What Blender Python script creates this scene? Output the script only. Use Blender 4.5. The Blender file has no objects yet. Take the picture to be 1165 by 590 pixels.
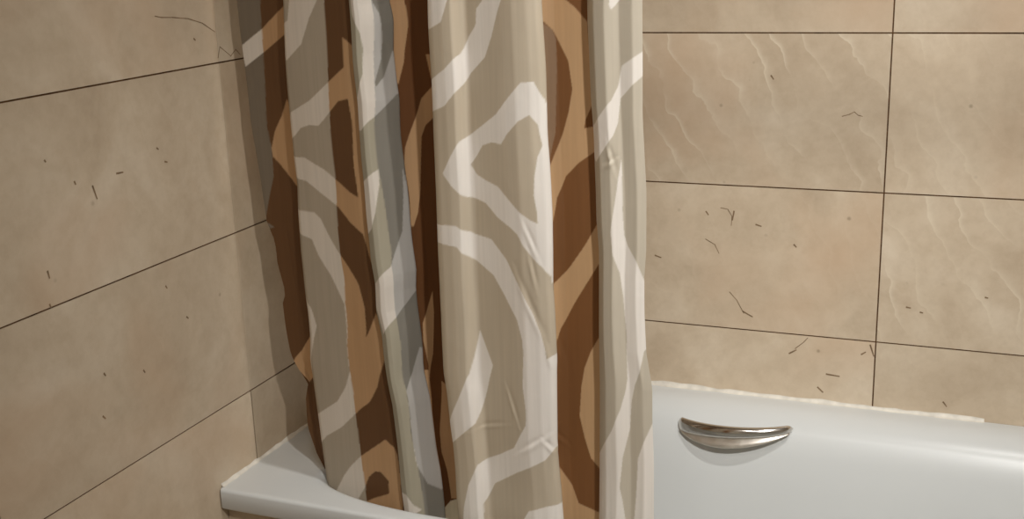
import bpy, bmesh, math
import numpy as np
from mathutils import Vector, Matrix

scene = bpy.context.scene
COL = scene.collection

# ---------------------------------------------------------------- camera
W, H = 1165, 590
cam_data = bpy.data.cameras.new('camera')
cam = bpy.data.objects.new('camera', cam_data)
COL.objects.link(cam)
cam_data.sensor_fit = 'HORIZONTAL'
cam_data.sensor_width = 36.0
cam_data.lens = 36.0 * 1339.08 / W
cam_data.clip_start = 0.02
yaw, pitch, roll = 0.3930, 0.2694, -0.0318
fwd = Vector((-math.sin(yaw) * math.cos(pitch), math.cos(yaw) * math.cos(pitch), -math.sin(pitch)))
r0 = Vector((math.cos(yaw), math.sin(yaw), 0))
u0 = r0.cross(fwd)
right = math.cos(roll) * r0 + math.sin(roll) * u0
up = -math.sin(roll) * r0 + math.cos(roll) * u0
m = Matrix((right, up, -fwd)).transposed().to_4x4()
m.translation = Vector((1.2315, -2.2931, 0.9380))
cam.matrix_world = m
scene.camera = cam

# ---------------------------------------------------------------- light and exposure
scene.view_settings.view_transform = 'Standard'
scene.view_settings.look = 'None'
scene.view_settings.gamma = 1.0
scene.view_settings.use_curve_mapping = False
scene.view_settings.exposure = -0.22
world = bpy.data.worlds.new('room_air')
scene.world = world
world.use_nodes = True
world.node_tree.nodes['Background'].inputs['Color'].default_value = (0.0, 0.0, 0.0, 1)

CEIL = 1.86          # ceiling height above the tub rim
FLOOR = -0.56
RX, FY = 1.72, -2.75  # right wall, wall behind the camera


def lamp(name, loc, size, watts, colour, spread, aim=None):
    d = bpy.data.lights.new(name, 'AREA')
    d.shape = 'DISK'
    d.size = size
    d.energy = watts
    d.color = colour
    d.spread = math.radians(spread)
    o = bpy.data.objects.new(name, d)
    o.location = loc
    if aim:
        o.rotation_euler = (Vector(aim) - Vector(loc)).to_track_quat('-Z', 'Y').to_euler()
    COL.objects.link(o)
    return o


WARM = (1.0, 0.985, 0.955)
lamp('downlight_over_tub', (1.45, -0.92, CEIL - 0.04), 0.06, 5.0, WARM, 95, (0.55, -0.50, 0.0))
lamp('spot_from_right', (1.62, -1.85, 1.50), 0.08, 8.5, WARM, 90, (0.95, -0.20, 0.25))  # direction follows the wall shadow; unseen fixture, height and aim chosen for the curtain
lamp('ceiling_fill', (0.95, -1.90, CEIL - 0.05), 0.40, 7.5, WARM, 180)  # added unseen fill, brightens curtain, tub rim and left wall


# ---------------------------------------------------------------- helpers
def link_mesh(name, bm, mats, parent=None, smooth=True):
    me = bpy.data.meshes.new(name)
    bm.normal_update()
    bm.to_mesh(me)
    bm.free()
    for mt in (mats if isinstance(mats, (list, tuple)) else [mats]):
        me.materials.append(mt)
    if smooth:
        me.polygons.foreach_set('use_smooth', [True] * len(me.polygons))
    o = bpy.data.objects.new(name, me)
    COL.objects.link(o)
    if parent:
        o.parent = parent
    return o


def structure(o):
    o['kind'] = 'structure'
    return o


def box(bm, lo, hi, mat=0):
    vs = [bm.verts.new((x, y, z)) for x in (lo[0], hi[0]) for y in (lo[1], hi[1]) for z in (lo[2], hi[2])]
    fs = []
    for q in ((0, 1, 3, 2), (4, 6, 7, 5), (0, 4, 5, 1), (2, 3, 7, 6), (0, 2, 6, 4), (1, 5, 7, 3)):
        f = bm.faces.new([vs[i] for i in q])
        f.material_index = mat
        fs.append(f)
    return fs


def new_mat(name):
    mt = bpy.data.materials.new(name)
    mt.use_nodes = True
    nt = mt.node_tree
    return mt, nt, nt.nodes['Principled BSDF']


def N(nt, kind, **kw):
    n = nt.nodes.new(kind)
    for k, v in kw.items():
        if k in n.inputs:
            n.inputs[k].default_value = v
        else:
            setattr(n, k, v)
    return n


def math_node(nt, op, a, b=None, clamp=False):
    n = nt.nodes.new('ShaderNodeMath')
    n.operation = op
    n.use_clamp = clamp
    for i, v in enumerate((a, b)):
        if v is None:
            continue
        if isinstance(v, (int, float)):
            n.inputs[i].default_value = v
        else:
            nt.links.new(v, n.inputs[i])
    return n.outputs[0]


def mix_col(nt, fac, a, b, blend='MIX'):
    n = nt.nodes.new('ShaderNodeMix')
    n.data_type = 'RGBA'
    n.blend_type = blend
    for sock, v in ((n.inputs['Factor'], fac), (n.inputs['A'], a), (n.inputs['B'], b)):
        if isinstance(v, (int, float)):
            sock.default_value = v
        elif isinstance(v, tuple):
            sock.default_value = v
        else:
            nt.links.new(v, sock)
    return n.outputs['Result']


def ramp(nt, fac, stops):
    n = nt.nodes.new('ShaderNodeValToRGB')
    e = n.color_ramp.elements
    e[0].position, e[0].color = stops[0]
    e[1].position, e[1].color = stops[-1]
    for p, c in stops[1:-1]:
        x = e.new(p)
        x.color = c
    nt.links.new(fac, n.inputs[0])
    return n.outputs[0]


def s2l(c):
    return tuple(((v / 255.0) / 12.92 if v / 255.0 <= 0.04045 else ((v / 255.0 + 0.055) / 1.055) ** 2.4) for v in c)


def rgba(c):
    return tuple(c) + (1.0,)


# ---------------------------------------------------------------- materials
def marble_material():
    mt, nt, bsdf = new_mat('beige_marble_tile')
    L = nt.links
    tc = N(nt, 'ShaderNodeTexCoord')
    seed = N(nt, 'ShaderNodeAttribute', attribute_name='tile_seed')
    tone = N(nt, 'ShaderNodeAttribute', attribute_name='tile_tone')
    vein = N(nt, 'ShaderNodeAttribute', attribute_name='tile_vein')
    off = nt.nodes.new('ShaderNodeVectorMath')
    off.operation = 'SCALE'
    off.inputs[0].default_value = (3.1, 7.3, 5.7)
    L.new(seed.outputs['Fac'], off.inputs['Scale'])
    pos = nt.nodes.new('ShaderNodeVectorMath')
    pos.operation = 'ADD'
    L.new(tc.outputs['Object'], pos.inputs[0])
    L.new(off.outputs[0], pos.inputs[1])
    P = pos.outputs[0]

    def noise(scale, detail, rough=0.55, vec=P, dist=0.0):
        n = N(nt, 'ShaderNodeTexNoise', Scale=scale, Detail=detail, Roughness=rough, Distortion=dist)
        L.new(vec, n.inputs['Vector'])
        return n.outputs['Fac']
    cloud = noise(5.0, 4.0, 0.6, dist=0.6)
    base = ramp(nt, cloud, [(0.30, rgba(TILE_DARK)), (0.52, rgba(TILE_MID)), (0.72, rgba(TILE_LIGHT))])
    fine = noise(42.0, 5.0, 0.65)
    fine_c = ramp(nt, fine, [(0.30, (0.93, 0.92, 0.90, 1)), (0.60, (1.02, 1.03, 1.03, 1))])
    base = mix_col(nt, 1.0, base, fine_c, 'MULTIPLY')
    # rust-coloured drifts
    rust = ramp(nt, noise(2.7, 3.0, 0.5, dist=0.4), [(0.52, (0, 0, 0, 1)), (0.70, (1, 1, 1, 1))])
    rust_f = math_node(nt, 'MULTIPLY', rust, 0.60)
    base = mix_col(nt, rust_f, base, rgba(TILE_RUST))
    # pale wandering veins, running steeply down to the right
    sp = N(nt, 'ShaderNodeSeparateXYZ')
    L.new(P, sp.inputs[0])
    hor = math_node(nt, 'ADD', sp.outputs['X'], sp.outputs['Y'])
    across = math_node(nt, 'ADD', math_node(nt, 'MULTIPLY', hor, 0.86), math_node(nt, 'MULTIPLY', sp.outputs['Z'], 0.51))
    along = math_node(nt, 'SUBTRACT', math_node(nt, 'MULTIPLY', sp.outputs['Z'], 0.86), math_node(nt, 'MULTIPLY', hor, 0.51))
    warp = math_node(nt, 'MULTIPLY', math_node(nt, 'SUBTRACT', noise(6.0, 2.0), 0.5), 0.13)
    jag = math_node(nt, 'MULTIPLY', math_node(nt, 'SUBTRACT', noise(34.0, 2.0), 0.5), 0.022)
    ph = math_node(nt, 'ADD', math_node(nt, 'ADD', across, warp), jag)
    ph = math_node(nt, 'FRACT', math_node(nt, 'MULTIPLY', ph, 17.0))
    # sharp on one side of each vein, fading on the other
    ridge = math_node(nt, 'SUBTRACT', 1.0, math_node(nt, 'MULTIPLY', ph, 2.6), clamp=True)
    edge = math_node(nt, 'SUBTRACT', 1.0, math_node(nt, 'MULTIPLY', math_node(nt, 'SUBTRACT', 1.0, ph), 30.0), clamp=True)
    ridge = math_node(nt, 'MAXIMUM', math_node(nt, 'MULTIPLY', math_node(nt, 'POWER', ridge, 3.0), 0.8), edge)
    gate = ramp(nt, noise(7.0, 2.0), [(0.40, (0.05, 0.05, 0.05, 1)), (0.62, (1, 1, 1, 1))])
    vf = math_node(nt, 'MULTIPLY', math_node(nt, 'MULTIPLY', ridge, gate), vein.outputs['Fac'], clamp=True)
    base = mix_col(nt, vf, base, rgba(TILE_VEIN))
    # small brown pits and hairline cracks
    pit = N(nt, 'ShaderNodeTexVoronoi', Scale=17.0)
    L.new(P, pit.inputs['Vector'])
    pits = ramp(nt, pit.outputs['Distance'], [(0.03, (1, 1, 1, 1)), (0.085, (0, 0, 0, 1))])
    pg = ramp(nt, noise(9.0, 1.0), [(0.55, (0, 0, 0, 1)), (0.62, (1, 1, 1, 1))])
    pf = math_node(nt, 'MULTIPLY', math_node(nt, 'MULTIPLY', pits, pg), 0.40)
    base = mix_col(nt, pf, base, rgba(s2l((84, 64, 44))))
    tn = N(nt, 'ShaderNodeCombineXYZ')
    for i in range(3):
        L.new(tone.outputs['Fac'], tn.inputs[i])
    base = mix_col(nt, 1.0, base, tn.outputs[0], 'MULTIPLY')
    L.new(base, bsdf.inputs['Base Color'])
    bsdf.inputs['Roughness'].default_value = 0.42
    bsdf.inputs['Specular IOR Level'].default_value = 0.5
    bp = N(nt, 'ShaderNodeBump', Strength=0.10, Distance=0.002)
    L.new(fine, bp.inputs['Height'])
    L.new(bp.outputs[0], bsdf.inputs['Normal'])
    return mt


TILE_DARK = s2l((186, 167, 143))
TILE_MID = s2l((199, 181, 157))
TILE_LIGHT = s2l((211, 195, 173))
TILE_RUST = s2l((197, 169, 140))
TILE_VEIN = s2l((220, 207, 184))
M_TILE = marble_material()


def plain(name, col, rough=0.5, spec=0.5, metal=0.0, noise_amt=0.06, scale=30.0):
    mt, nt, b = new_mat(name)
    tc = N(nt, 'ShaderNodeTexCoord')
    n = N(nt, 'ShaderNodeTexNoise', Scale=scale, Detail=3.0)
    nt.links.new(tc.outputs['Object'], n.inputs['Vector'])
    lo = tuple(v * (1 - noise_amt) for v in col)
    hi = tuple(min(1, v * (1 + noise_amt)) for v in col)
    c = ramp(nt, n.outputs['Fac'], [(0.3, rgba(lo)), (0.7, rgba(hi))])
    nt.links.new(c, b.inputs['Base Color'])
    b.inputs['Roughness'].default_value = rough
    b.inputs['Specular IOR Level'].default_value = spec
    b.inputs['Metallic'].default_value = metal
    return mt


M_GROUT = plain('dark_grout', s2l((86, 62, 40)), 0.9, 0.2, 0, 0.35, 60)
M_MARK = plain('brown_crack', s2l((128, 106, 82)), 0.8, 0.2, 0, 0.3, 80)
M_TUB = plain('white_enamel', (0.62, 0.633, 0.622), 0.32, 0.5, 0, 0.01, 6)
M_SEAL = plain('white_sealant', (0.70, 0.66, 0.58), 0.5, 0.4, 0, 0.15, 40)
M_PLASTER = plain('cream_plaster', (0.75, 0.70, 0.62), 0.8, 0.3)
M_FLOOR = plain('beige_floor_tile', (0.45, 0.40, 0.34), 0.35, 0.4)


def steel(name, rough, col):
    mt, nt, b = new_mat(name)
    tc = N(nt, 'ShaderNodeTexCoord')
    n = N(nt, 'ShaderNodeTexNoise', Scale=50.0, Detail=2.0)
    nt.links.new(tc.outputs['Object'], n.inputs['Vector'])
    r = ramp(nt, n.outputs['Fac'], [(0.3, (rough * 0.8,) * 3 + (1,)), (0.7, (rough * 1.2,) * 3 + (1,))])
    nt.links.new(r, b.inputs['Roughness'])
    b.inputs['Base Color'].default_value = rgba(col)
    b.inputs['Metallic'].default_value = 1.0
    return mt


M_CHROME = steel('worn_chrome', 0.16, (0.62, 0.59, 0.55))
M_CHROME_SOFT = steel('brushed_chrome', 0.42, (0.84, 0.78, 0.70))

# ---------------------------------------------------------------- the room
TZ = 0.1417          # height of the first full joint above the rim
TH, TW = 0.30, 0.60


def tiled_wall(name, axis, lo, hi, joints, z0, z1, normal, marks=(), veins=None, narrow=None, seed0=0.0, tone=1.0):
    """Wall of marble tiles over a dark grout bed. axis: 0 = runs in x at y = 0, 1 = runs in y at x = 0."""
    bm = bmesh.new()
    fs = bm.faces.layers.float.new('tile_seed')
    ft = bm.faces.layers.float.new('tile_tone')
    fv = bm.faces.layers.float.new('tile_vein')
    rows = []
    k = math.floor((z0 - TZ) / TH)
    while TZ + k * TH < z1:
        rows.append((k, max(z0, TZ + k * TH), min(z1, TZ + (k + 1) * TH)))
        k += 1
    cols = [lo] + [j for j in joints if lo < j < hi] + [hi]
    rnd = np.random.RandomState(int(seed0 * 10) + 5)

    def P(a, d, z):
        # d: depth behind the tile face (positive = into the wall)
        return (a, -normal * d, z) if axis == 0 else (-normal * d, a, z)

    def wbox(a0, a1, d0, d1, za, zb, mat):
        p, q = P(a0, d0, za), P(a1, d1, zb)
        l = tuple(min(p[i], q[i]) for i in range(3))
        h = tuple(max(p[i], q[i]) for i in range(3))
        return box(bm, l, h, mat)
    for f in wbox(lo, hi, 0.0020, 0.06, z0, z1, 1):
        f[ft] = 1.0
    for (k, za, zb) in rows:
        for c in range(len(cols) - 1):
            g = 0.0014
            gl = narrow.get((k, cols[c]), g) if narrow else g
            gr = narrow.get((k, cols[c + 1]), g) if narrow else g
            a0 = cols[c] + (gl if c else 0)
            a1 = cols[c + 1] - (gr if c < len(cols) - 2 else 0)
            jit = rnd.uniform(-0.0002, 0.0003)
            fcs = wbox(a0, a1, jit if jit > 0 else 0.0, 0.0022, za + g, zb - g, 0)
            sd = rnd.uniform(0, 9)
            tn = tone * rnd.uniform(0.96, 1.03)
            ve = veins.get((k, c), 0.12) if veins else 0.1
            for f in fcs:
                f[fs] = sd
                f[ft] = tn
                f[fv] = ve
    for line in marks:
        w = 0.0008 if len(line) > 2 else 0.0016
        for (p, q) in zip(line[:-1], line[1:]):
            d = Vector((q[0] - p[0], q[1] - p[1]))
            if d.length < 1e-5:
                continue
            d.normalize()
            n = Vector((-d.y, d.x)) * w
            e = d * 0.0006
            pts = [(p[0] - e.x - n.x, p[1] - e.y - n.y), (q[0] + e.x - n.x * 0.7, q[1] + e.y - n.y * 0.7),
                   (q[0] + e.x + n.x * 0.7, q[1] + e.y + n.y * 0.7), (p[0] - e.x + n.x, p[1] - e.y + n.y)]
            f = bm.faces.new([bm.verts.new(P(a, -0.0004, z)) for a, z in pts])
            f.material_index = 2
            f[ft] = 1.0
    bmesh.ops.recalc_face_normals(bm, faces=bm.faces)
    return structure(link_mesh(name, bm, [M_TILE, M_GROUT, M_MARK], smooth=False))


BACK_MARKS = [[(0.968, 0.586), (0.981, 0.59), (0.99, 0.595), (0.997, 0.589), (1.005, 0.587)], [(0.709, 0.386), (0.714, 0.379)], [(0.739, 0.395), (0.753, 0.393), (0.762, 0.379), (0.761, 0.36)], [(0.766, 0.39), (0.763, 0.371)], [(0.709, 0.328), (0.728, 0.318), (0.737, 0.3)], [(0.76, 0.22), (0.775, 0.204), (0.79, 0.177)], [(0.788, 0.181), (0.808, 0.171)], [(1.104, 0.219), (1.112, 0.218)], [(1.244, 0.251), (1.249, 0.25)], [(1.13, 0.211), (1.135, 0.21)], [(0.896, 0.112), (0.912, 0.127), (0.92, 0.137)], [(0.943, 0.034), (0.954, 0.024)], [(0.949, 0.0), (0.953, -0.007)], [(1.183, 0.032), (1.19, 0.023)], [(0.959, 0.064), (0.985, 0.062)], [(0.884, 0.1), (0.898, 0.109)], [(1.041, 0.135), (1.049, 0.112)], [(0.886, 0.329), (0.891, 0.324)], [(0.832, 0.661), (0.837, 0.654)], [(0.603, 0.286), (0.616, 0.282)], [(0.81, 0.365), (0.821, 0.362)], [(1.025, 0.113), (1.033, 0.119)]]
LEFT_MARKS = [[(-0.757, 0.831), (-0.742, 0.828), (-0.714, 0.826)], [(-0.714, 0.826), (-0.674, 0.821), (-0.638, 0.811), (-0.606, 0.794)], [(-0.665, 0.788), (-0.661, 0.785)], [(-1.057, 0.448), (-1.055, 0.442)], [(-0.982, 0.245), (-0.977, 0.239)], [(-0.604, 0.75), (-0.596, 0.768), (-0.568, 0.75)], [(-0.568, 0.749), (-0.551, 0.759), (-0.539, 0.749)], [(-0.941, 0.597), (-0.935, 0.576)], [(-0.887, 0.605), (-0.872, 0.604)], [(-0.772, 0.602), (-0.766, 0.6)], [(-1.029, 0.652), (-1.027, 0.649)], [(-0.977, 0.611), (-0.975, 0.606)], [(-1.052, 0.496), (-1.05, 0.485)], [(-0.968, 0.31), (-0.965, 0.305)], [(-0.88, 0.283), (-0.877, 0.278)], [(-0.804, 0.402), (-0.801, 0.397)], [(-0.76, 0.335), (-0.756, 0.331)], [(-0.788, 0.627), (-0.784, 0.624)]]

CURTAIN_Z = [-0.18,-0.165,-0.15,-0.135,-0.12,-0.105,-0.09,-0.075,-0.06,-0.045,-0.03,-0.015,0.0,0.015,0.03,0.045,0.06,0.075,0.09,0.105,0.12,0.135,0.15,0.165,0.18,0.195,0.21,0.225,0.24,0.255,0.27,0.285,0.3,0.315,0.33,0.345,0.36,0.375,0.39,0.405,0.42,0.435,0.45,0.465,0.48,0.495,0.51,0.525,0.54,0.555,0.57,0.585,0.6,0.615,0.63,0.645,0.66,0.675,0.69,0.705,0.72,0.735,0.75,0.765,0.78,0.795,0.81,0.825,0.84,0.855,0.87,0.885,0.9,0.915,0.93]
CURTAIN = [
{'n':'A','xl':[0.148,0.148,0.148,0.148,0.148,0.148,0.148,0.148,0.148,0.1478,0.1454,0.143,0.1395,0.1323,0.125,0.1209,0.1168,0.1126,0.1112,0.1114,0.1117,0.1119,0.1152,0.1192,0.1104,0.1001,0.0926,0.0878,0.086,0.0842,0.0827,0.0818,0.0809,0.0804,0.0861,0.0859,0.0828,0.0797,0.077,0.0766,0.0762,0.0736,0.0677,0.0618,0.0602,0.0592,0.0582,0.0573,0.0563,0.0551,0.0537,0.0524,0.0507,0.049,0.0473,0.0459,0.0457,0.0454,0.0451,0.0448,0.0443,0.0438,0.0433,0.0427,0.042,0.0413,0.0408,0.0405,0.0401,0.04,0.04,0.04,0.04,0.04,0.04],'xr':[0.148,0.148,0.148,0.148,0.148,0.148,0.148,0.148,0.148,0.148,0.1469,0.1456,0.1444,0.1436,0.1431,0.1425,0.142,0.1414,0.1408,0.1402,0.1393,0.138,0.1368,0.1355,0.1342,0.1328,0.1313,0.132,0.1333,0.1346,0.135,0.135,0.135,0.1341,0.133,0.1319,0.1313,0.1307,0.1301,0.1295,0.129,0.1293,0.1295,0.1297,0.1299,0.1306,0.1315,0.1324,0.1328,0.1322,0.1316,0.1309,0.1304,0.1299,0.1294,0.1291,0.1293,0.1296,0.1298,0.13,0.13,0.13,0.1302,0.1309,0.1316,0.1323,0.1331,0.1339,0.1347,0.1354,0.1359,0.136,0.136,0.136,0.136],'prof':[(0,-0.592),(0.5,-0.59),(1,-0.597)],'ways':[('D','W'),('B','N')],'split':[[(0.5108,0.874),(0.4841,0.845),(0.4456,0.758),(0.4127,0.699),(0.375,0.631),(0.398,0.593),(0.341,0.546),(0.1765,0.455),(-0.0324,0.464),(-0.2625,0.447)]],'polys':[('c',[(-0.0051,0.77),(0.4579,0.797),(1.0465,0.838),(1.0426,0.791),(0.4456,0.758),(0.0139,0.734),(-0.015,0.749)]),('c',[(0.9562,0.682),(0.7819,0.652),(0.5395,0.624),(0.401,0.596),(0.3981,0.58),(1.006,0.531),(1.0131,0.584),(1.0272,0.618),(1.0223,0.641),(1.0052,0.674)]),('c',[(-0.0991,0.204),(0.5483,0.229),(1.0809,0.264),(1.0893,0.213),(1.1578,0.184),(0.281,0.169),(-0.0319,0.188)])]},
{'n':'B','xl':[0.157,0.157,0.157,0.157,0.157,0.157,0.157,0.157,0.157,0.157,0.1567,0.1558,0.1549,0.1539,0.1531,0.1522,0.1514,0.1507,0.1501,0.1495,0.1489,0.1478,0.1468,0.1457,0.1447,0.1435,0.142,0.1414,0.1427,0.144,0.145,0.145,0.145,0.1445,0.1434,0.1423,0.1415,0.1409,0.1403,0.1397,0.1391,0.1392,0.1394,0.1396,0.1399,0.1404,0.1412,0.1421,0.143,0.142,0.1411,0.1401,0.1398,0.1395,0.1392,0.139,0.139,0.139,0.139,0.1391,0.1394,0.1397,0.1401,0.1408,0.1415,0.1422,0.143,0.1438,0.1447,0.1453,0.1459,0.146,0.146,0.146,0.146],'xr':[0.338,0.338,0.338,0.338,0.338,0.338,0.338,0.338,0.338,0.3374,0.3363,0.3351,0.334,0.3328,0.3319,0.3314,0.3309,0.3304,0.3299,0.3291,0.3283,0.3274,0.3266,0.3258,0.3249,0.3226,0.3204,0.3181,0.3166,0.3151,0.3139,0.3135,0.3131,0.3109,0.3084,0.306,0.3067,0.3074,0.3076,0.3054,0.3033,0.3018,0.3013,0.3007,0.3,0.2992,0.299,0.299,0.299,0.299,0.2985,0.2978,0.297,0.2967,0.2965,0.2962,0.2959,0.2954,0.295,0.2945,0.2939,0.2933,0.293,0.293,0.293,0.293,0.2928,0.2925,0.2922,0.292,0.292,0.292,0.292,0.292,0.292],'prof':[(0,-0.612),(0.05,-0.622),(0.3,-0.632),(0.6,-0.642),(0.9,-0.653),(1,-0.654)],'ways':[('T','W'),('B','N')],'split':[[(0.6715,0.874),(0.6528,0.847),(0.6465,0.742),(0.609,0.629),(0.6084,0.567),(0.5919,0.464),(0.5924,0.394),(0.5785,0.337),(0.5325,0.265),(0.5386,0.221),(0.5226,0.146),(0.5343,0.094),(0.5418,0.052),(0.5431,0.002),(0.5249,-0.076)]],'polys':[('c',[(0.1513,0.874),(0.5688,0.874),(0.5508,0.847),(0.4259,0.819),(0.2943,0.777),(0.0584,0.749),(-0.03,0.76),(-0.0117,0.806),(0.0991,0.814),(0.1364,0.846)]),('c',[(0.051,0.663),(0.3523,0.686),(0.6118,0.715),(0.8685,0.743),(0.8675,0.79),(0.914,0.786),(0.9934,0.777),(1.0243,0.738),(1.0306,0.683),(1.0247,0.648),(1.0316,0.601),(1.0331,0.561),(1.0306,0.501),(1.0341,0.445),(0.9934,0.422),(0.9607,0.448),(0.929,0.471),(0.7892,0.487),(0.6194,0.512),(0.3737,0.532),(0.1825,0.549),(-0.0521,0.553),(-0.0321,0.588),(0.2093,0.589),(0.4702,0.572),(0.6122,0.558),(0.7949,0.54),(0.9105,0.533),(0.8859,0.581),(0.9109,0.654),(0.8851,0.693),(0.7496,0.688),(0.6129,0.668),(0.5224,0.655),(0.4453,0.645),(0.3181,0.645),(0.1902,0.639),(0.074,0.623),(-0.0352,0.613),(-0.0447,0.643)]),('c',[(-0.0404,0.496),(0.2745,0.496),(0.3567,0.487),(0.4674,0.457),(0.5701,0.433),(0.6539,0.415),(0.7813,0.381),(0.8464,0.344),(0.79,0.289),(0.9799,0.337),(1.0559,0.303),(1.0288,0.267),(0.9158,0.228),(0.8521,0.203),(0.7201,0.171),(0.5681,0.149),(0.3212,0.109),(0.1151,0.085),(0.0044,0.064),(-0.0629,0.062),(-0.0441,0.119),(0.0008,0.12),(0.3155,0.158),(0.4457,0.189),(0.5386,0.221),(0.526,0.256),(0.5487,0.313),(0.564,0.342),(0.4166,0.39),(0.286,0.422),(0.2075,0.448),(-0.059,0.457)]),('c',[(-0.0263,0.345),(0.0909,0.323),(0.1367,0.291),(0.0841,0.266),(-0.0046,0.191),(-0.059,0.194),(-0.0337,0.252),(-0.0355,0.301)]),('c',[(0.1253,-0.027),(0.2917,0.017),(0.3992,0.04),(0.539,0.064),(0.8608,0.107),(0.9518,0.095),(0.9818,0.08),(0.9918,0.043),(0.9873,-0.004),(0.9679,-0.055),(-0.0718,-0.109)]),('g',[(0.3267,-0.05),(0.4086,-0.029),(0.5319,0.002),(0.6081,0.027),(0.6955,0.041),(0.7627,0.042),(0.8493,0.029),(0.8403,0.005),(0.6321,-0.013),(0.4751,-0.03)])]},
{'n':'C','xl':[0.339,0.339,0.339,0.339,0.339,0.339,0.339,0.339,0.339,0.3385,0.3373,0.3362,0.3351,0.3339,0.3329,0.3324,0.332,0.3315,0.331,0.3302,0.3293,0.3285,0.3277,0.3268,0.326,0.3238,0.3215,0.3193,0.3177,0.3162,0.3149,0.3145,0.3141,0.312,0.3095,0.307,0.3077,0.3084,0.3087,0.3066,0.3044,0.3028,0.3023,0.3018,0.301,0.3003,0.3,0.3,0.3,0.3,0.2996,0.2988,0.298,0.2977,0.2975,0.2972,0.297,0.297,0.297,0.2962,0.2954,0.2945,0.294,0.294,0.294,0.294,0.2938,0.2935,0.2932,0.293,0.293,0.293,0.293,0.293,0.293],'xr':[0.392,0.392,0.392,0.392,0.392,0.392,0.392,0.392,0.3919,0.3914,0.3908,0.3903,0.3897,0.3887,0.3878,0.3866,0.3846,0.3826,0.3808,0.3796,0.3785,0.3773,0.3762,0.375,0.3737,0.3711,0.3685,0.3659,0.3652,0.3656,0.3659,0.3652,0.3641,0.3628,0.3614,0.36,0.3595,0.3592,0.3605,0.3617,0.3607,0.3592,0.3577,0.3566,0.3558,0.3553,0.3548,0.3543,0.3534,0.352,0.3506,0.3495,0.3484,0.3474,0.3464,0.3462,0.3464,0.3467,0.347,0.3449,0.3435,0.3427,0.3418,0.341,0.3422,0.3433,0.3445,0.3432,0.3399,0.339,0.339,0.339,0.339,0.339,0.339],'prof':[(0,-0.656),(0.08,-0.666),(0.3,-0.671),(0.45,-0.668),(0.6,-0.652),(1,-0.615)],'ways':[('C','W'),('G','L')],'split':[[(0.7101,0.873),(0.687,0.846),(0.6667,0.778),(0.6029,0.708),(0.5532,0.656),(0.5554,0.584),(0.602,0.509),(0.6348,0.443),(0.6037,0.424),(0.5989,0.332),(0.6096,0.281),(0.5913,0.233),(0.6001,0.202),(0.5638,0.13),(0.6065,0.071),(0.6288,0.016),(0.6366,-0.051)]],'polys':[('c',[(0.2391,0.874),(0.171,0.848),(0.1904,0.824),(0.4248,0.797),(0.483,0.773),(0.4254,0.735),(0.087,0.696),(-0.0866,0.642),(0.2005,0.646),(0.565,0.666),(0.9701,0.696),(1.161,0.703),(1.065,0.749),(1.101,0.768),(1.0,0.765),(0.7888,0.726),(0.6233,0.712),(0.6169,0.719),(0.786,0.756),(0.8215,0.787),(0.7877,0.825),(0.687,0.846),(0.7101,0.873)]),('c',[(0.0823,0.563),(0.5541,0.582),(0.5421,0.558),(0.4207,0.513),(0.2602,0.486),(0.0873,0.476),(-0.1279,0.511)]),('c',[(0.9817,0.579),(1.0342,0.527),(1.0885,0.473),(1.0882,0.446),(1.0996,0.409),(1.0548,0.373),(0.5989,0.332),(0.1936,0.306),(0.1421,0.342),(-0.0695,0.383),(0.5886,0.42),(0.6685,0.437),(0.8653,0.475),(0.9265,0.53)]),('c',[(0.6035,0.203),(0.7965,0.232),(0.9644,0.272),(1.1251,0.262),(1.1354,0.23),(1.1083,0.178),(1.1399,0.088),(1.0985,0.001),(0.7479,0.029),(0.6013,0.068),(0.5868,0.093),(0.5835,0.141)]),('c',[(-0.1369,0.021),(0.2801,0.019),(0.5887,-0.015),(-0.3,-0.03)])]},
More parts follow.
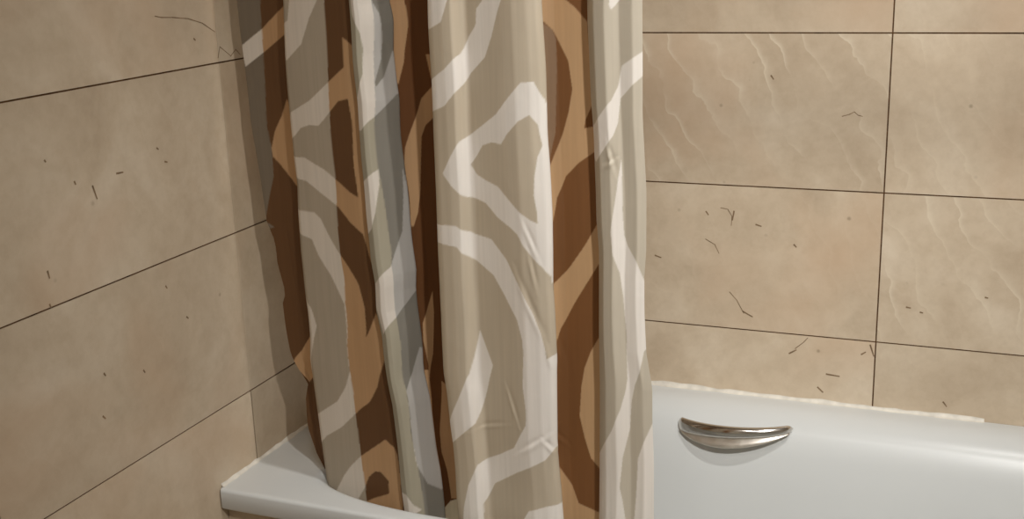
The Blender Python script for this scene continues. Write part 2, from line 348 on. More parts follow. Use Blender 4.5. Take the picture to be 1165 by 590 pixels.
{'n':'D','xl':[0.383,0.383,0.383,0.383,0.383,0.383,0.383,0.383,0.3825,0.382,0.3815,0.381,0.3801,0.3791,0.3782,0.3764,0.3745,0.3725,0.3712,0.37,0.3688,0.3677,0.3665,0.3654,0.3633,0.3607,0.3581,0.3561,0.3564,0.3567,0.3569,0.3564,0.3555,0.3538,0.352,0.3508,0.3502,0.3509,0.3526,0.3537,0.3518,0.3498,0.3487,0.3481,0.3474,0.3467,0.3459,0.3452,0.344,0.3426,0.3413,0.3402,0.3392,0.3382,0.3372,0.3372,0.3375,0.3378,0.3376,0.3355,0.3344,0.3336,0.3327,0.3322,0.3333,0.3344,0.3355,0.3337,0.3298,0.3294,0.33,0.33,0.33,0.33,0.33],'xr':[0.407,0.407,0.407,0.407,0.407,0.407,0.407,0.4069,0.4061,0.4053,0.4045,0.404,0.404,0.404,0.404,0.4038,0.4035,0.4032,0.4025,0.4008,0.399,0.3983,0.3975,0.3968,0.3961,0.3944,0.3925,0.3909,0.3901,0.3902,0.3903,0.3905,0.3907,0.3909,0.3909,0.3908,0.3907,0.3905,0.3904,0.3903,0.3901,0.39,0.3903,0.3906,0.3909,0.3912,0.3915,0.3918,0.392,0.3922,0.3924,0.3925,0.3927,0.3928,0.393,0.393,0.393,0.393,0.3934,0.3937,0.394,0.394,0.394,0.394,0.394,0.394,0.3943,0.3946,0.395,0.3955,0.396,0.396,0.396,0.396,0.396],'prof':[(0,-0.598),(0.5,-0.59),(1,-0.586)],'ways':[('R','N')],'split':[],'polys':[('c',[(-0.0449,0.871),(0.4094,0.87),(0.4023,0.843),(0.4112,0.802),(0.2623,0.745),(0.0655,0.71),(-0.0933,0.718),(-0.1475,0.816)]),('c',[(1.0717,0.71),(0.6712,0.687),(0.5133,0.661),(0.1161,0.607),(0.0184,0.573),(0.0711,0.532),(0.0314,0.475),(0.1358,0.475),(0.3236,0.498),(0.455,0.536),(0.6223,0.625),(0.767,0.644),(1.072,0.659)]),('c',[(0.87,0.757),(1.0162,0.758),(1.0507,0.719),(0.9835,0.719)]),('c',[(0.6863,0.362),(0.3452,0.323),(0.1409,0.305),(0.0973,0.275),(0.2852,0.23),(0.2404,0.206),(0.5183,0.25),(0.6868,0.323)]),('c',[(-0.1575,0.222),(0.2745,0.222),(0.06,0.142),(0.0394,0.057),(-0.091,-0.001),(-0.3,0.059)]),('c',[(0.7757,0.201),(1.259,0.186),(1.1823,0.1),(1.0793,-0.02),(0.557,-0.02),(0.4354,0.036),(0.288,0.07),(0.3309,0.107)]),('K',[(-0.2088,-0.075),(0.0533,-0.037),(0.4625,-0.025),(1.3,-0.018),(1.211,-0.075)])]},
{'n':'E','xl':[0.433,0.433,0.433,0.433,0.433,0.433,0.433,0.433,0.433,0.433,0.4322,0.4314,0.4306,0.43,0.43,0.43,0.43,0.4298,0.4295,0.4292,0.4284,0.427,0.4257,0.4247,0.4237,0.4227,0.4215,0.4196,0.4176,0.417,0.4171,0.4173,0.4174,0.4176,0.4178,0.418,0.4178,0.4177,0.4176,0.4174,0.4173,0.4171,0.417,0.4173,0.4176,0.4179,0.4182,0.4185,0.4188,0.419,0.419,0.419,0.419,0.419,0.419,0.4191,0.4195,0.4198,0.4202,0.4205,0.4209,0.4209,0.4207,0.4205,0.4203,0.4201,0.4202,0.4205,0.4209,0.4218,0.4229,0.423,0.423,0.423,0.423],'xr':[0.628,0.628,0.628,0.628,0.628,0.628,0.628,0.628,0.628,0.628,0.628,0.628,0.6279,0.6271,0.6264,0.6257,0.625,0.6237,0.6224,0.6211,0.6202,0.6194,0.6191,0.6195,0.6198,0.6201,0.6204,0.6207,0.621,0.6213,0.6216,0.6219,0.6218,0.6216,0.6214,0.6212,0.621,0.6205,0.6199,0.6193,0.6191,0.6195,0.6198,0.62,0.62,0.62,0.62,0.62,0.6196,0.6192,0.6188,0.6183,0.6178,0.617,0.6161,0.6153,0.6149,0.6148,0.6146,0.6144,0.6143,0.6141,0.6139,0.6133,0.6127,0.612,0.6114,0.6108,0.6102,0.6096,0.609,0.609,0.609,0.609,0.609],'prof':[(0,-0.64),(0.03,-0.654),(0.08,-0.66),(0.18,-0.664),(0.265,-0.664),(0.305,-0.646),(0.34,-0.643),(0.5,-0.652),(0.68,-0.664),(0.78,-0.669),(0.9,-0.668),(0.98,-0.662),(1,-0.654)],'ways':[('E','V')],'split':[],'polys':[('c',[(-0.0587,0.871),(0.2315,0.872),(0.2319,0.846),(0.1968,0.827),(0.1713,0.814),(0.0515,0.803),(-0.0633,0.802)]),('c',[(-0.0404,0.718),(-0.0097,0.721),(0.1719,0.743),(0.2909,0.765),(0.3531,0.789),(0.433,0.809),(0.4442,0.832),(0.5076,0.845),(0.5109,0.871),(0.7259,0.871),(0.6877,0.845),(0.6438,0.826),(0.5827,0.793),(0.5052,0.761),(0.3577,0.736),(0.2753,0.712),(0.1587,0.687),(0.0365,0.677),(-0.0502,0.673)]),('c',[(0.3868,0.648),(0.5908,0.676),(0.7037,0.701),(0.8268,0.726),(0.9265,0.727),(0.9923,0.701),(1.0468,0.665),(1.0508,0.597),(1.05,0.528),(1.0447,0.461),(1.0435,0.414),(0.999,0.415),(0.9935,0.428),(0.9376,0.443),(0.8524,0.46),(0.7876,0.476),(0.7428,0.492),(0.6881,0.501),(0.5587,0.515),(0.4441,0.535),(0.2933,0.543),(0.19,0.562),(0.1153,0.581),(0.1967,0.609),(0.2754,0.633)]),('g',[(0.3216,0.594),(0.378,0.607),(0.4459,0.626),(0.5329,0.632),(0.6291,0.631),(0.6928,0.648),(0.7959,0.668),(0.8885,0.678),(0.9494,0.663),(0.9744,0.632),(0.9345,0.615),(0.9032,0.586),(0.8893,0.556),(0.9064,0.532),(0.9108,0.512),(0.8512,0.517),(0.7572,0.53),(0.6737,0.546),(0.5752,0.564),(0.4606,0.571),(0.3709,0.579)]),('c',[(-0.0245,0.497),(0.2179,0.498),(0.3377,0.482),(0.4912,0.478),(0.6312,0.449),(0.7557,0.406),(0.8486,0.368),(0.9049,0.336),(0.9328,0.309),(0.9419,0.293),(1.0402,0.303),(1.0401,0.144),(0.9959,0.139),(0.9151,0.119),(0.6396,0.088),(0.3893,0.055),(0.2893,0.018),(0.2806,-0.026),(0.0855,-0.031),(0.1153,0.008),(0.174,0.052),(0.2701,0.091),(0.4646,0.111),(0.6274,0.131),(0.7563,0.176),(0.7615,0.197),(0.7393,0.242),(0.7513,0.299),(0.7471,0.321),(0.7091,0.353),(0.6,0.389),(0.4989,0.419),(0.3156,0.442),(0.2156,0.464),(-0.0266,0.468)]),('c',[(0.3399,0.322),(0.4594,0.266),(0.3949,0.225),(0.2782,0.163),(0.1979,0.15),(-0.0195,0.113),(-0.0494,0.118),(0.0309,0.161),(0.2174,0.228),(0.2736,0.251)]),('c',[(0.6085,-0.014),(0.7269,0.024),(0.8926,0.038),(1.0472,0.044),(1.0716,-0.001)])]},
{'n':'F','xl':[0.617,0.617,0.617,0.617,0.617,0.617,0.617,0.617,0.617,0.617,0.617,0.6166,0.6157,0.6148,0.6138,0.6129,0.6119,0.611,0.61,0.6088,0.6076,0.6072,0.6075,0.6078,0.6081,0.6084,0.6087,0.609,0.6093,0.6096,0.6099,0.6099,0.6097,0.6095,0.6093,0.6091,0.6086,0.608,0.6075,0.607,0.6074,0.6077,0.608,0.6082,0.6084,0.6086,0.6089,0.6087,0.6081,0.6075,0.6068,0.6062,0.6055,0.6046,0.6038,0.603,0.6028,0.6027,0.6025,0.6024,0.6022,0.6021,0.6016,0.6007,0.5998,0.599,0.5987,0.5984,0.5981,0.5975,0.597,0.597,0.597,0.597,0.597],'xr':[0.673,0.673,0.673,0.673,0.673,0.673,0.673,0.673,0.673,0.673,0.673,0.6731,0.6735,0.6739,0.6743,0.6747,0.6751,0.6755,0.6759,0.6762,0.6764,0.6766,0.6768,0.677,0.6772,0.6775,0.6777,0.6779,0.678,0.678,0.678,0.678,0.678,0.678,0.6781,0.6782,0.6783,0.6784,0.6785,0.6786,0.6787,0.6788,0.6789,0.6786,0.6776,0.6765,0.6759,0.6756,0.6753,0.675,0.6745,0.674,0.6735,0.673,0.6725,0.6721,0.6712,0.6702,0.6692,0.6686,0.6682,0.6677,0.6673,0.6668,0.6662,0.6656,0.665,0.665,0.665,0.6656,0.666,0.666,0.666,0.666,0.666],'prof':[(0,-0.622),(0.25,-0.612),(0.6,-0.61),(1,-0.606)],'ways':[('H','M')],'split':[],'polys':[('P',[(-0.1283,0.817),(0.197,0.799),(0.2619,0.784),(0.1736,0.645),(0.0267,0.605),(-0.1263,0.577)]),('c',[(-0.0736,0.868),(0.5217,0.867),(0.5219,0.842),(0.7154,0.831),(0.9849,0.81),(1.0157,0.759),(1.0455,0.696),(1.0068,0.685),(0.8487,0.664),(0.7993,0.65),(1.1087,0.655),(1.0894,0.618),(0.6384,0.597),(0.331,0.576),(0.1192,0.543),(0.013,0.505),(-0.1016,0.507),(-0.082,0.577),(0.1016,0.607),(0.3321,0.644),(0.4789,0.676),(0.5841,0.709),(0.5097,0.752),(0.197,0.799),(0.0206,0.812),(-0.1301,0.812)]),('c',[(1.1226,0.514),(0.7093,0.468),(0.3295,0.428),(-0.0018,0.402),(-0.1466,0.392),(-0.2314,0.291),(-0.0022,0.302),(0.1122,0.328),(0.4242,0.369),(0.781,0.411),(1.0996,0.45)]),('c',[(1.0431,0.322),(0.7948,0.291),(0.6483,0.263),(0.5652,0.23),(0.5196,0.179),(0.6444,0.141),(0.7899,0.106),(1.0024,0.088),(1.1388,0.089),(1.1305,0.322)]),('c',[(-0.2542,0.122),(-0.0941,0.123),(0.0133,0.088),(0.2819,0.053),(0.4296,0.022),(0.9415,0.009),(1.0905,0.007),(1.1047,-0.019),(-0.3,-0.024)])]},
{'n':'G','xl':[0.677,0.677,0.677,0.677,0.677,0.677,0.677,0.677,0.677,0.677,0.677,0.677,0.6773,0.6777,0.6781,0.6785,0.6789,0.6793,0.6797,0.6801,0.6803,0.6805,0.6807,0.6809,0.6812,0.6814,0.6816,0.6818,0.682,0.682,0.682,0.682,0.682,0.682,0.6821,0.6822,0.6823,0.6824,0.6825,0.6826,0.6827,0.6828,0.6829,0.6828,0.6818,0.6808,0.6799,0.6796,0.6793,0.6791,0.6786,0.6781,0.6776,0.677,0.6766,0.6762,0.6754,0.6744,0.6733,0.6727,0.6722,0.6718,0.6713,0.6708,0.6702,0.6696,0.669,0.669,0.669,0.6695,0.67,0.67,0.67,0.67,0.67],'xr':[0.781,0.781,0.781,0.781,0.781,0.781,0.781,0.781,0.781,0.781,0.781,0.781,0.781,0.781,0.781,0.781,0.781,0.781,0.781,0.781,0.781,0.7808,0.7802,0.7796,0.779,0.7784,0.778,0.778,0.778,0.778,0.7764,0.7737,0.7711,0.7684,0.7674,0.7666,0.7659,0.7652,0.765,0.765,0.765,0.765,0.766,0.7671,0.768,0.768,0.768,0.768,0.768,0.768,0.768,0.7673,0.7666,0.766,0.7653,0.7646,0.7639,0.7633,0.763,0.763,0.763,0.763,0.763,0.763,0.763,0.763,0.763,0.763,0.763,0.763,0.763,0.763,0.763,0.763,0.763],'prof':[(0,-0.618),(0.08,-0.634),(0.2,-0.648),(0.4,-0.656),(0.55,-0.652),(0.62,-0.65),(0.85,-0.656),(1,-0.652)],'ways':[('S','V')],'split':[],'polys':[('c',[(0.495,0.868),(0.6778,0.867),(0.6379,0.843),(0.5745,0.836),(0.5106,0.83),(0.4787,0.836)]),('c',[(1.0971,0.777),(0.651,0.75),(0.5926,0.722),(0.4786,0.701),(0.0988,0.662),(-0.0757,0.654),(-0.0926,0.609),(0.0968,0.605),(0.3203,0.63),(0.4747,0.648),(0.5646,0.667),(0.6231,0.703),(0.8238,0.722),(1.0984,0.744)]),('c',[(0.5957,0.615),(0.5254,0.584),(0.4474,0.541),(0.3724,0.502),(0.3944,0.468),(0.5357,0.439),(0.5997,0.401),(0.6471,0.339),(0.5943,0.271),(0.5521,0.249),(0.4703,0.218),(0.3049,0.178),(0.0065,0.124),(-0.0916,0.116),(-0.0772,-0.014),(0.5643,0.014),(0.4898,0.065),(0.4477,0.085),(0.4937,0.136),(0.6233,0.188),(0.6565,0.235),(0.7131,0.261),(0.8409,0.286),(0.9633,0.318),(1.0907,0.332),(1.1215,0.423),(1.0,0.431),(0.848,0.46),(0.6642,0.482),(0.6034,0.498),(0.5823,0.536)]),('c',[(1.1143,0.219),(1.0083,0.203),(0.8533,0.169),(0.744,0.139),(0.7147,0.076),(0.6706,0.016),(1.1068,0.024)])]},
]

tiled_wall('wall_back', 0, 0.0, RX, [0.4514, 1.0514, 1.6514], FLOOR, CEIL, -1, BACK_MARKS,
           {(-1, 0): 0.1, (-1, 1): 0.08, (-1, 2): 0.15, (0, 1): 0.10, (0, 2): 0.75, (1, 1): 0.85, (1, 2): 0.40, (2, 1): 0.12, (2, 2): 0.15}, seed0=0.3)
nar = {(k, -0.6012): 0.0002 for k in (0, 1, 2, 3)}
nar[(-1, -0.6012)] = 0.0016
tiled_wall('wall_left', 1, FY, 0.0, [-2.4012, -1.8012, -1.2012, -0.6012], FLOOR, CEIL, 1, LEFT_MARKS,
           {}, nar, seed0=0.7, tone=0.90)  # tone darkens this wall's tiles, painting in shade the lamps don't give


def plain_wall(name, lo, hi, mt):
    bm = bmesh.new()
    box(bm, lo, hi)
    return structure(link_mesh(name, bm, mt, smooth=False))


plain_wall('wall_right', (RX, FY, FLOOR), (RX + 0.06, 0.06, CEIL), M_FLOOR)
plain_wall('wall_front', (-0.06, FY - 0.06, FLOOR), (RX + 0.06, FY, CEIL), M_FLOOR)
plain_wall('ceiling', (-0.06, FY - 0.06, CEIL), (RX + 0.06, 0.06, CEIL + 0.06), M_PLASTER)
plain_wall('floor', (-0.06, FY - 0.06, FLOOR - 0.06), (RX + 0.06, 0.06, FLOOR), M_FLOOR)

# ---------------------------------------------------------------- bathtub
TUB_W, TUB_L = 0.724, 1.718


def rounded(x0, x1, y0, y1, corners, n=22):
    """Closed outline, counter-clockwise from the front left corner; corners = (rx, ry) of FL, FR, BR, BL."""
    pts = []
    spec = [(x0, y0, 1, 1, corners[0], 180), (x1, y0, -1, 1, corners[1], 270), (x1, y1, -1, -1, corners[2], 0), (x0, y1, 1, -1, corners[3], 90)]
    for (cx, cy, sx, sy, (rx, ry), a0) in spec:
        ox, oy = cx + sx * rx, cy + sy * ry
        for i in range(n + 1):
            a = math.radians(a0 + 90.0 * i / n)
            pts.append((ox + rx * math.cos(a), oy + ry * math.sin(a)))
    # add points along the straight runs so rings match in count
    out = []
    for i, p in enumerate(pts):
        out.append(p)
        if (i + 1) % (n + 1) == 0:
            q = pts[(i + 1) % len(pts)]
            for j in range(1, 12):
                out.append((p[0] + (q[0] - p[0]) * j / 12, p[1] + (q[1] - p[1]) * j / 12))
    return out


def tub_mesh(part):
    bm = bmesh.new()
    oc = [(0.004, 0.004)] * 4
    rings = []

    def outer(ins, z):
        rings.append([(x, y, z) for x, y in rounded(0.001 + ins * 0.0, TUB_L, -TUB_W + ins, -0.001, oc)])

    def inner(l, r, f, b, z, g=0.0):
        cs = [(0.26, 0.080 + g), (0.20, 0.10 + g), (0.22, 0.16), (0.24, 0.16)]
        rings.append([(x, y, z) for x, y in rounded(0.150 + l, 1.60 - r, -0.686 + f, -0.072 - b, cs)])
    outer(0.024, -0.040)
    outer(0.004, -0.040)
    outer(0.0, -0.036)
    outer(0.0, -0.006)
    outer(0.0012, -0.0022)
    outer(0.005, -0.0004)
    outer(0.010, 0.0)
    outer(0.014, 0.0)
    # inside: left, right, front, back insets
    inner(-0.018, -0.036, -0.015, -0.056, 0.0)
    inner(-0.012, -0.03, -0.010, -0.050, 0.0)
    inner(-0.006, -0.015, -0.004, -0.034, -0.0012)
    inner(0.0, 0.0, 0.0, -0.019, -0.0045)
    inner(0.004, 0.012, 0.0035, -0.005, -0.0105)
    inner(0.007, 0.024, 0.006, 0.010, -0.0205)
    inner(0.010, 0.036, 0.008, 0.023, -0.036)
    inner(0.013, 0.060, 0.011, 0.040, -0.075)
    inner(0.020, 0.095, 0.018, 0.058, -0.14, 0.02)
    inner(0.034, 0.140, 0.030, 0.078, -0.22, 0.04)
    inner(0.052, 0.180, 0.046, 0.100, -0.30, 0.05)
    inner(0.075, 0.220, 0.070, 0.125, -0.36, 0.05)
    inner(0.110, 0.260, 0.105, 0.160, -0.392, 0.04)
    inner(0.160, 0.320, 0.150, 0.205, -0.404, 0.02)
    inner(0.230, 0.420, 0.220, 0.255, -0.408)
    rings = rings[:9] if part == 'rim' else rings[8:]
    vr = [[bm.verts.new(p) for p in r] for r in rings]
    n = len(vr[0])
    for a, b in zip(vr[:-1], vr[1:]):
        for i in range(n):
            j = (i + 1) % n
            bm.faces.new((a[i], a[j], b[j], b[i]))
    if part == 'basin':
        bm.faces.new(vr[-1])
    bmesh.ops.recalc_face_normals(bm, faces=bm.faces)
    bm.normal_update()
    if sum(f.normal.z * f.calc_area() for f in bm.faces) < 0:   # enamel faces up and inwards
        bmesh.ops.reverse_faces(bm, faces=bm.faces)
    return bm


tub = bpy.data.objects.new('bathtub', None)
COL.objects.link(tub)
tub['label'] = 'white enamel built-in bathtub along the marble back wall'
tub['category'] = 'bathtub'
link_mesh('rim', tub_mesh('rim'), M_TUB, tub)
link_mesh('basin', tub_mesh('basin'), M_TUB, tub)


def sealant(name, path, r, wob, seed):
    """Bead of sealant: a quarter-round run along a wall foot, path = list of (x, y, nx, ny)."""
    bm = bmesh.new()
    rnd = np.random.RandomState(seed)
    prev = None
    for (x, y, nx, ny) in path:
        k = r * (1 + wob * rnd.uniform(-1, 1))
        sec = []
        for a in range(5):
            t = a / 4 * math.pi / 2
            d, h = k * (1 - math.sin(t)) , k * (1 - math.cos(t))
            sec.append(bm.verts.new((x + nx * d, y + ny * d, -0.0002 + h)))
        if prev:
            for i in range(4):
                bm.faces.new((prev[i], prev[i + 1], sec[i + 1], sec[i]))
        prev = sec
    bmesh.ops.recalc_face_normals(bm, faces=bm.faces)
    o = link_mesh(name, bm, M_SEAL)
    return structure(o)


sealant('trim_1', [(0.02 + 1.24 * i / 60, 0.0, 0, -1) for i in range(61)], 0.0075, 0.35, 3)
sealant('trim_2', [(0.0, -0.715 + 0.71 * i / 40, 1, 0) for i in range(41)], 0.0055, 0.3, 4)

# tiled panel closing the front of the tub under the rim
bm = bmesh.new()
ls = [bm.faces.layers.float.new(nm) for nm in ('tile_seed', 'tile_tone', 'tile_vein')]
for k in range(3):
    for f in box(bm, (0.001 + 0.6 * k, -0.704, FLOOR + 0.001), (min(RX, 0.599 + 0.6 * k), -0.690, -0.0415), 0):
        f[ls[0]] = 2.0 + k
        f[ls[1]] = 0.95
        f[ls[2]] = 0.1
bmesh.ops.recalc_face_normals(bm, faces=bm.faces)
structure(link_mesh('wall_apron', bm, [M_TILE], smooth=False))

# ---------------------------------------------------------------- grab handle
handle = bpy.data.objects.new('grab_handle', None)
COL.objects.link(handle)
handle.location = (0.795, -0.095, -0.031)
handle['label'] = 'curved chrome grab handle on the inner side of the white tub'
handle['category'] = 'handle'
E0, E1 = Vector((0.679, -0.094, -0.040)), Vector((0.911, -0.094, -0.0225))
HB = Vector(handle.location)


def bow(t):
    s = 4 * t * (1 - t)
    p = E0.lerp(E1, t)
    return p + Vector((0, -0.040 * s ** 0.75, 0.001 * s))


bm = bmesh.new()
prev = None
NS, NR = 48, 16
for i in range(NS + 1):
    t = i / NS
    c = bow(t)
    # fat rounded left end, slimmer right end
    endl = min(1.0, (t / 0.04)) ** 0.5 if t < 0.04 else 1.0
    endr = min(1.0, ((1 - t) / 0.04)) ** 0.5 if t > 0.96 else 1.0
    hz = (0.0165 - 0.0070 * t) * max(0.12, endl * endr)
    hy = 0.0095 * max(0.12, endl * endr)
    ring = []
    for j in range(NR):
        a = 2 * math.pi * j / NR
        ring.append(bm.verts.new(c - HB + Vector((0, hy * math.cos(a), hz * math.sin(a)))))
    if prev:
        for j in range(NR):
            bm.faces.new((prev[j], prev[(j + 1) % NR], ring[(j + 1) % NR], ring[j]))
    else:
        bm.faces.new(ring[::-1])
    prev = ring
bm.faces.new(prev)
bmesh.ops.recalc_face_normals(bm, faces=bm.faces)
link_mesh('grip', bm, M_CHROME, handle)

bm = bmesh.new()
prev = None
for i in range(NS + 1):
    t = 0.03 + 0.95 * i / NS
    c = bow(t)
    drop = 0.027 * max(0.0, math.sin(math.pi * t ** 0.82)) ** 0.8 + 0.004
    sec = []
    for k, (v, dy) in enumerate([(0.0, 0.0), (0.25, -0.0005), (0.5, -0.002), (0.75, -0.0045), (0.95, -0.007), (1.0, -0.0065), (0.98, -0.003), (0.75, 0.000), (0.5, 0.0025), (0.0, 0.004)]):
        sec.append(bm.verts.new(c - HB + Vector((0, dy - 0.002, -drop * v))))
    if prev:
        for k in range(len(sec)):
            j = (k + 1) % len(sec)
            bm.faces.new((prev[k], prev[j], sec[j], sec[k]))
    else:
        bm.faces.new(sec[::-1])
    prev = sec
bm.faces.new(prev)
bmesh.ops.recalc_face_normals(bm, faces=bm.faces)
lip = link_mesh('lower_lip', bm, M_CHROME_SOFT, handle)

# ---------------------------------------------------------------- shower curtain
INK_AND_LIGHT = {'T': s2l((182, 170, 152)), 'W': s2l((228, 219, 207)), 'B': s2l((108, 77, 50)), 'N': s2l((196, 158, 118)),
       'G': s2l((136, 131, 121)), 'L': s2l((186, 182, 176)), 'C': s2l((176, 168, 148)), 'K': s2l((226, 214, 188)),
       'R': s2l((110, 72, 42)), 'D': s2l((130, 118, 102)), 'S': s2l((200, 191, 174)), 'P': s2l((146, 118, 92)), 'E': s2l((199, 186, 165)), 'V': s2l((240, 234, 226)), 'H': s2l((126, 86, 52)), 'M': s2l((196, 160, 120))}  # E/V and H/M are T/W and B/N with light painted in


def in_poly(T, Z, poly):
    inside = np.zeros(T.shape, bool)
    px = np.array([p[0] for p in poly])
    pz = np.array([p[1] for p in poly])
    n = len(poly)
    j = n - 1
    for i in range(n):
        cond = (pz[i] > Z) != (pz[j] > Z)
        if abs(pz[j] - pz[i]) > 1e-9:
            xi = (px[j] - px[i]) * (Z - pz[i]) / (pz[j] - pz[i]) + px[i]
            inside ^= cond & (T < xi)
        j = i
    return inside


def panel_colour(pan, T, Z):
    """Colour of one panel of the cloth, print with painted-in light, at fractions T across and heights Z."""
    Z = np.where(Z > 0.85, 1.70 - Z, Z)      # the print turns back on itself higher up
    way = np.zeros(T.shape, int)
    for s in pan['split']:
        sz = np.array([p[1] for p in s])
        st = np.array([p[0] for p in s])
        o = np.argsort(sz)
        way[T > np.interp(Z, sz[o], st[o])] = 1
    curve = np.zeros(T.shape, bool)
    out = np.zeros(T.shape + (3,))
    extra = []
    for kind, poly in pan['polys']:
        msk = in_poly(T, Z, poly)
        if kind == 'c':
            curve[msk] = True
            for e in extra:
                e[1][msk] = False
        elif kind == 'g':
            curve[msk] = False
        else:
            extra.append([kind, msk])
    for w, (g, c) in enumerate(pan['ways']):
        out[(way == w) & ~curve] = INK_AND_LIGHT[g]
        out[(way == w) & curve] = INK_AND_LIGHT[c]
    for kind, msk in extra:
        out[msk] = INK_AND_LIGHT[kind]
    return out


def build_curtain():
    CZ = np.array(CURTAIN_Z)
    z_lo, z_top = -0.072, 1.40
    rows = np.concatenate([np.arange(z_lo, 0.90, 0.0019), np.arange(0.904, z_top + 0.001, 0.004)])
    counts = {'A': 40, 'B': 78, 'C': 50, 'D': 40, 'E': 126, 'F': 50, 'G': 64}
    FOLD = 12
    nz = len(rows)
    cols_x, cols_y, cols_c = [], [], []
    rnd = np.random.RandomState(2)
    pans = CURTAIN
    prev = None

    def edge(pan, k):
        return np.interp(rows, CZ, np.array(pan[k]))

    def depth(pan, t):
        p = np.array(pan['prof'])
        # rounded interpolation of the fold profile
        tt = np.linspace(0, 1, 401)
        yy = np.interp(tt, p[:, 0], p[:, 1])
        ker = np.hanning(23)
        ker /= ker.sum()
        ys = np.convolve(np.pad(yy, 11, mode='reflect', reflect_type='odd'), ker, mode='valid')
        return np.interp(t, tt, ys)
    for pi, pan in enumerate(pans):
        xl, xr = edge(pan, 'xl'), edge(pan, 'xr')
        xr = np.maximum(xr, xl + 0.004)
        ts = np.linspace(0, 1, counts[pan['n']])
        T = np.repeat(ts[:, None], nz, 1)
        Z = np.repeat(rows[None, :], len(ts), 0)
        X = xl[None, :] + (xr - xl)[None, :] * T
        Y = np.repeat(depth(pan, ts)[:, None], nz, 1)
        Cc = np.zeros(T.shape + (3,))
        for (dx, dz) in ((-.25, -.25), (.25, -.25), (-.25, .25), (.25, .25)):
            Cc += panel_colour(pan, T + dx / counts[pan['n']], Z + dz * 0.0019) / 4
        if prev is not None:
            # hidden turn of the cloth from the panel before
            x0, y0, c0 = prev
            x3, y3 = X[0], Y[0]
            front_first = y0.mean() < y3.mean()
            if front_first:     # rounds the front fold, then tucks back behind it
                p1 = (x0 + 0.003, y0 + 0.014)
                p2 = (x3 - 0.016, y3 + 0.001)
            else:               # runs on behind the next panel, then comes forward around its edge
                p1 = (x0 + 0.022, y0 + 0.006)
                p2 = (x3 - 0.001, y3 + 0.026)
            for i in range(1, FOLD + 1):
                s = i / (FOLD + 1)
                b = ((1 - s) ** 3, 3 * s * (1 - s) ** 2, 3 * s * s * (1 - s), s ** 3)
                cols_x.append(b[0] * x0 + b[1] * p1[0] + b[2] * p2[0] + b[3] * x3)
                cols_y.append(b[0] * y0 + b[1] * p1[1] + b[2] * p2[1] + b[3] * y3)
                sw = 0.15 if front_first else 0.85
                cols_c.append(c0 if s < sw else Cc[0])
        for i in range(len(ts)):
            cols_x.append(X[i])
            cols_y.append(Y[i])
            cols_c.append(Cc[i])
        prev = (X[-1], Y[-1], Cc[-1])
    X = np.array(cols_x)
    Y = np.array(cols_y)
    Cc = np.array(cols_c)
    Z = np.repeat(rows[None, :], len(X), 0)
    # soft waviness of the hanging cloth
    Y = Y + 0.0012 * np.sin(9 * Z + 21 * X) + 0.0006 * np.sin(31 * Z - 47 * X + 1.3)
    # a diagonal drag fold and a few creases low on the wide front panel
    crease = [((0.560, 0.44), (0.612, 0.315), 0.006, 0.0022), ((0.612, 0.315), (0.622, 0.27), 0.005, 0.0028),
              ((0.535, 0.24), (0.560, 0.17), 0.004, 0.0022), ((0.470, 0.15), (0.540, 0.17), 0.004, 0.0020),
              ((0.550, 0.12), (0.612, 0.165), 0.005, 0.0026), ((0.600, 0.155), (0.625, 0.125), 0.004, 0.0026),
              ((0.585, 0.47), (0.600, 0.40), 0.004, 0.0020), ((0.575, 0.52), (0.605, 0.45), 0.004, 0.0016),
              ((0.700, 0.600), (0.722, 0.615), 0.004, 0.0034), ((0.708, 0.640), (0.722, 0.590), 0.004, 0.0026)]
    for (a, b, wd, dp) in crease:
        ax, az, bx, bz = a[0], a[1], b[0], b[1]
        L2 = (bx - ax) ** 2 + (bz - az) ** 2
        s = np.clip(((X - ax) * (bx - ax) + (Z - az) * (bz - az)) / L2, 0, 1)
        d = np.hypot(X - ax - s * (bx - ax), Z - az - s * (bz - az))
        side = np.sign((bx - ax) * (Z - az) - (bz - az) * (X - ax))
        Y = Y + dp * np.exp(-(d / wd) ** 2) * side * (d / wd) * 1.2 * np.sin(np.pi * np.clip(s, 0.08, 0.92))
    nc = len(X)
    co = np.stack([X, Y, Z], -1).reshape(-1, 3)
    idx = np.arange(nc * nz).reshape(nc, nz)
    quads = np.stack([idx[:-1, :-1], idx[1:, :-1], idx[1:, 1:], idx[:-1, 1:]], -1).reshape(-1, 4)
    me = bpy.data.meshes.new('shower_curtain')
    me.vertices.add(len(co))
    me.vertices.foreach_set('co', co.ravel())
    me.loops.add(quads.size)
    me.loops.foreach_set('vertex_index', quads.ravel().astype(np.int32))
    me.polygons.add(len(quads))
    me.polygons.foreach_set('loop_start', np.arange(0, quads.size, 4, dtype=np.int32))
    me.update(calc_edges=True)
    me.polygons.foreach_set('use_smooth', np.ones(len(quads), bool))
    att = me.color_attributes.new('print_and_light', 'FLOAT_COLOR', 'POINT')
    rgb = np.ones((len(co), 4))
    rgb[:, :3] = Cc.reshape(-1, 3)
    att.data.foreach_set('color', rgb.ravel())
    me.validate()
    return me


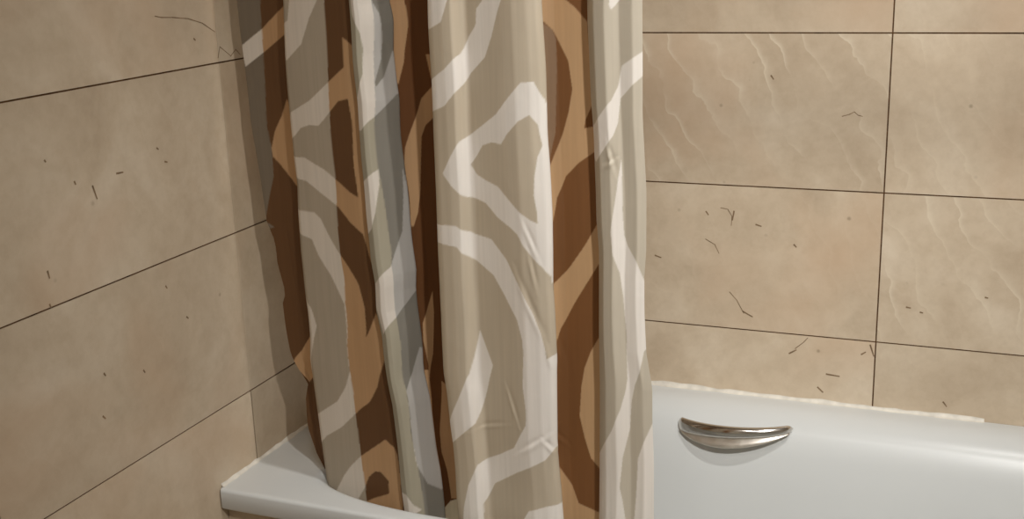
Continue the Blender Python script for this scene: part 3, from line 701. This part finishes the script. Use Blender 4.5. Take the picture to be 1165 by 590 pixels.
def cloth_material():
    mt, nt, b = new_mat('printed_curtain_cloth')
    L = nt.links
    a = N(nt, 'ShaderNodeAttribute', attribute_name='print_and_light')
    tc = N(nt, 'ShaderNodeTexCoord')
    # weave: faint vertical slubs
    mp = N(nt, 'ShaderNodeMapping')
    mp.inputs['Scale'].default_value = (160.0, 20.0, 5.0)
    L.new(tc.outputs['Object'], mp.inputs['Vector'])
    sl = N(nt, 'ShaderNodeTexNoise', Scale=1.0, Detail=2.0)
    L.new(mp.outputs[0], sl.inputs['Vector'])
    slub = ramp(nt, sl.outputs['Fac'], [(0.3, (0.955, 0.955, 0.95, 1)), (0.7, (1.03, 1.03, 1.03, 1))])
    col = mix_col(nt, 1.0, a.outputs['Color'], slub, 'MULTIPLY')
    L.new(col, b.inputs['Base Color'])
    b.inputs['Roughness'].default_value = 0.55
    b.inputs['Specular IOR Level'].default_value = 0.25
    wr = N(nt, 'ShaderNodeTexNoise', Scale=26.0, Detail=3.0, Distortion=0.8)
    L.new(tc.outputs['Object'], wr.inputs['Vector'])
    bp = N(nt, 'ShaderNodeBump', Strength=0.16, Distance=0.004)
    L.new(wr.outputs['Fac'], bp.inputs['Height'])
    L.new(bp.outputs[0], b.inputs['Normal'])
    tr = N(nt, 'ShaderNodeBsdfTranslucent')
    L.new(col, tr.inputs['Color'])
    mx = N(nt, 'ShaderNodeMixShader')
    mx.inputs[0].default_value = 0.32
    L.new(b.outputs[0], mx.inputs[1])
    L.new(tr.outputs[0], mx.inputs[2])
    out = nt.nodes['Material Output']
    L.new(mx.outputs[0], out.inputs['Surface'])
    return mt


cm = build_curtain()
cm.materials.append(cloth_material())
curtain = bpy.data.objects.new('shower_curtain', cm)
COL.objects.link(curtain)
curtain['label'] = 'brown, taupe and off-white patterned shower curtain hanging in folds into the tub'
curtain['category'] = 'curtain'

# rod that carries the curtain, wall to wall above the tub's front edge
bm = bmesh.new()
n = 20
ra = [bm.verts.new((0.001, -0.628 + 0.0125 * math.cos(2 * math.pi * i / n), 1.425 + 0.0125 * math.sin(2 * math.pi * i / n))) for i in range(n)]
rb = [bm.verts.new((RX - 0.001, v.co.y, v.co.z)) for v in ra]
for i in range(n):
    bm.faces.new((ra[i], ra[(i + 1) % n], rb[(i + 1) % n], rb[i]))
bm.faces.new(ra[::-1])
bm.faces.new(rb)
rod = link_mesh('curtain_rod', bm, M_CHROME)
rod['label'] = 'chrome rod carrying the patterned shower curtain from wall to wall'
rod['category'] = 'curtain rod'
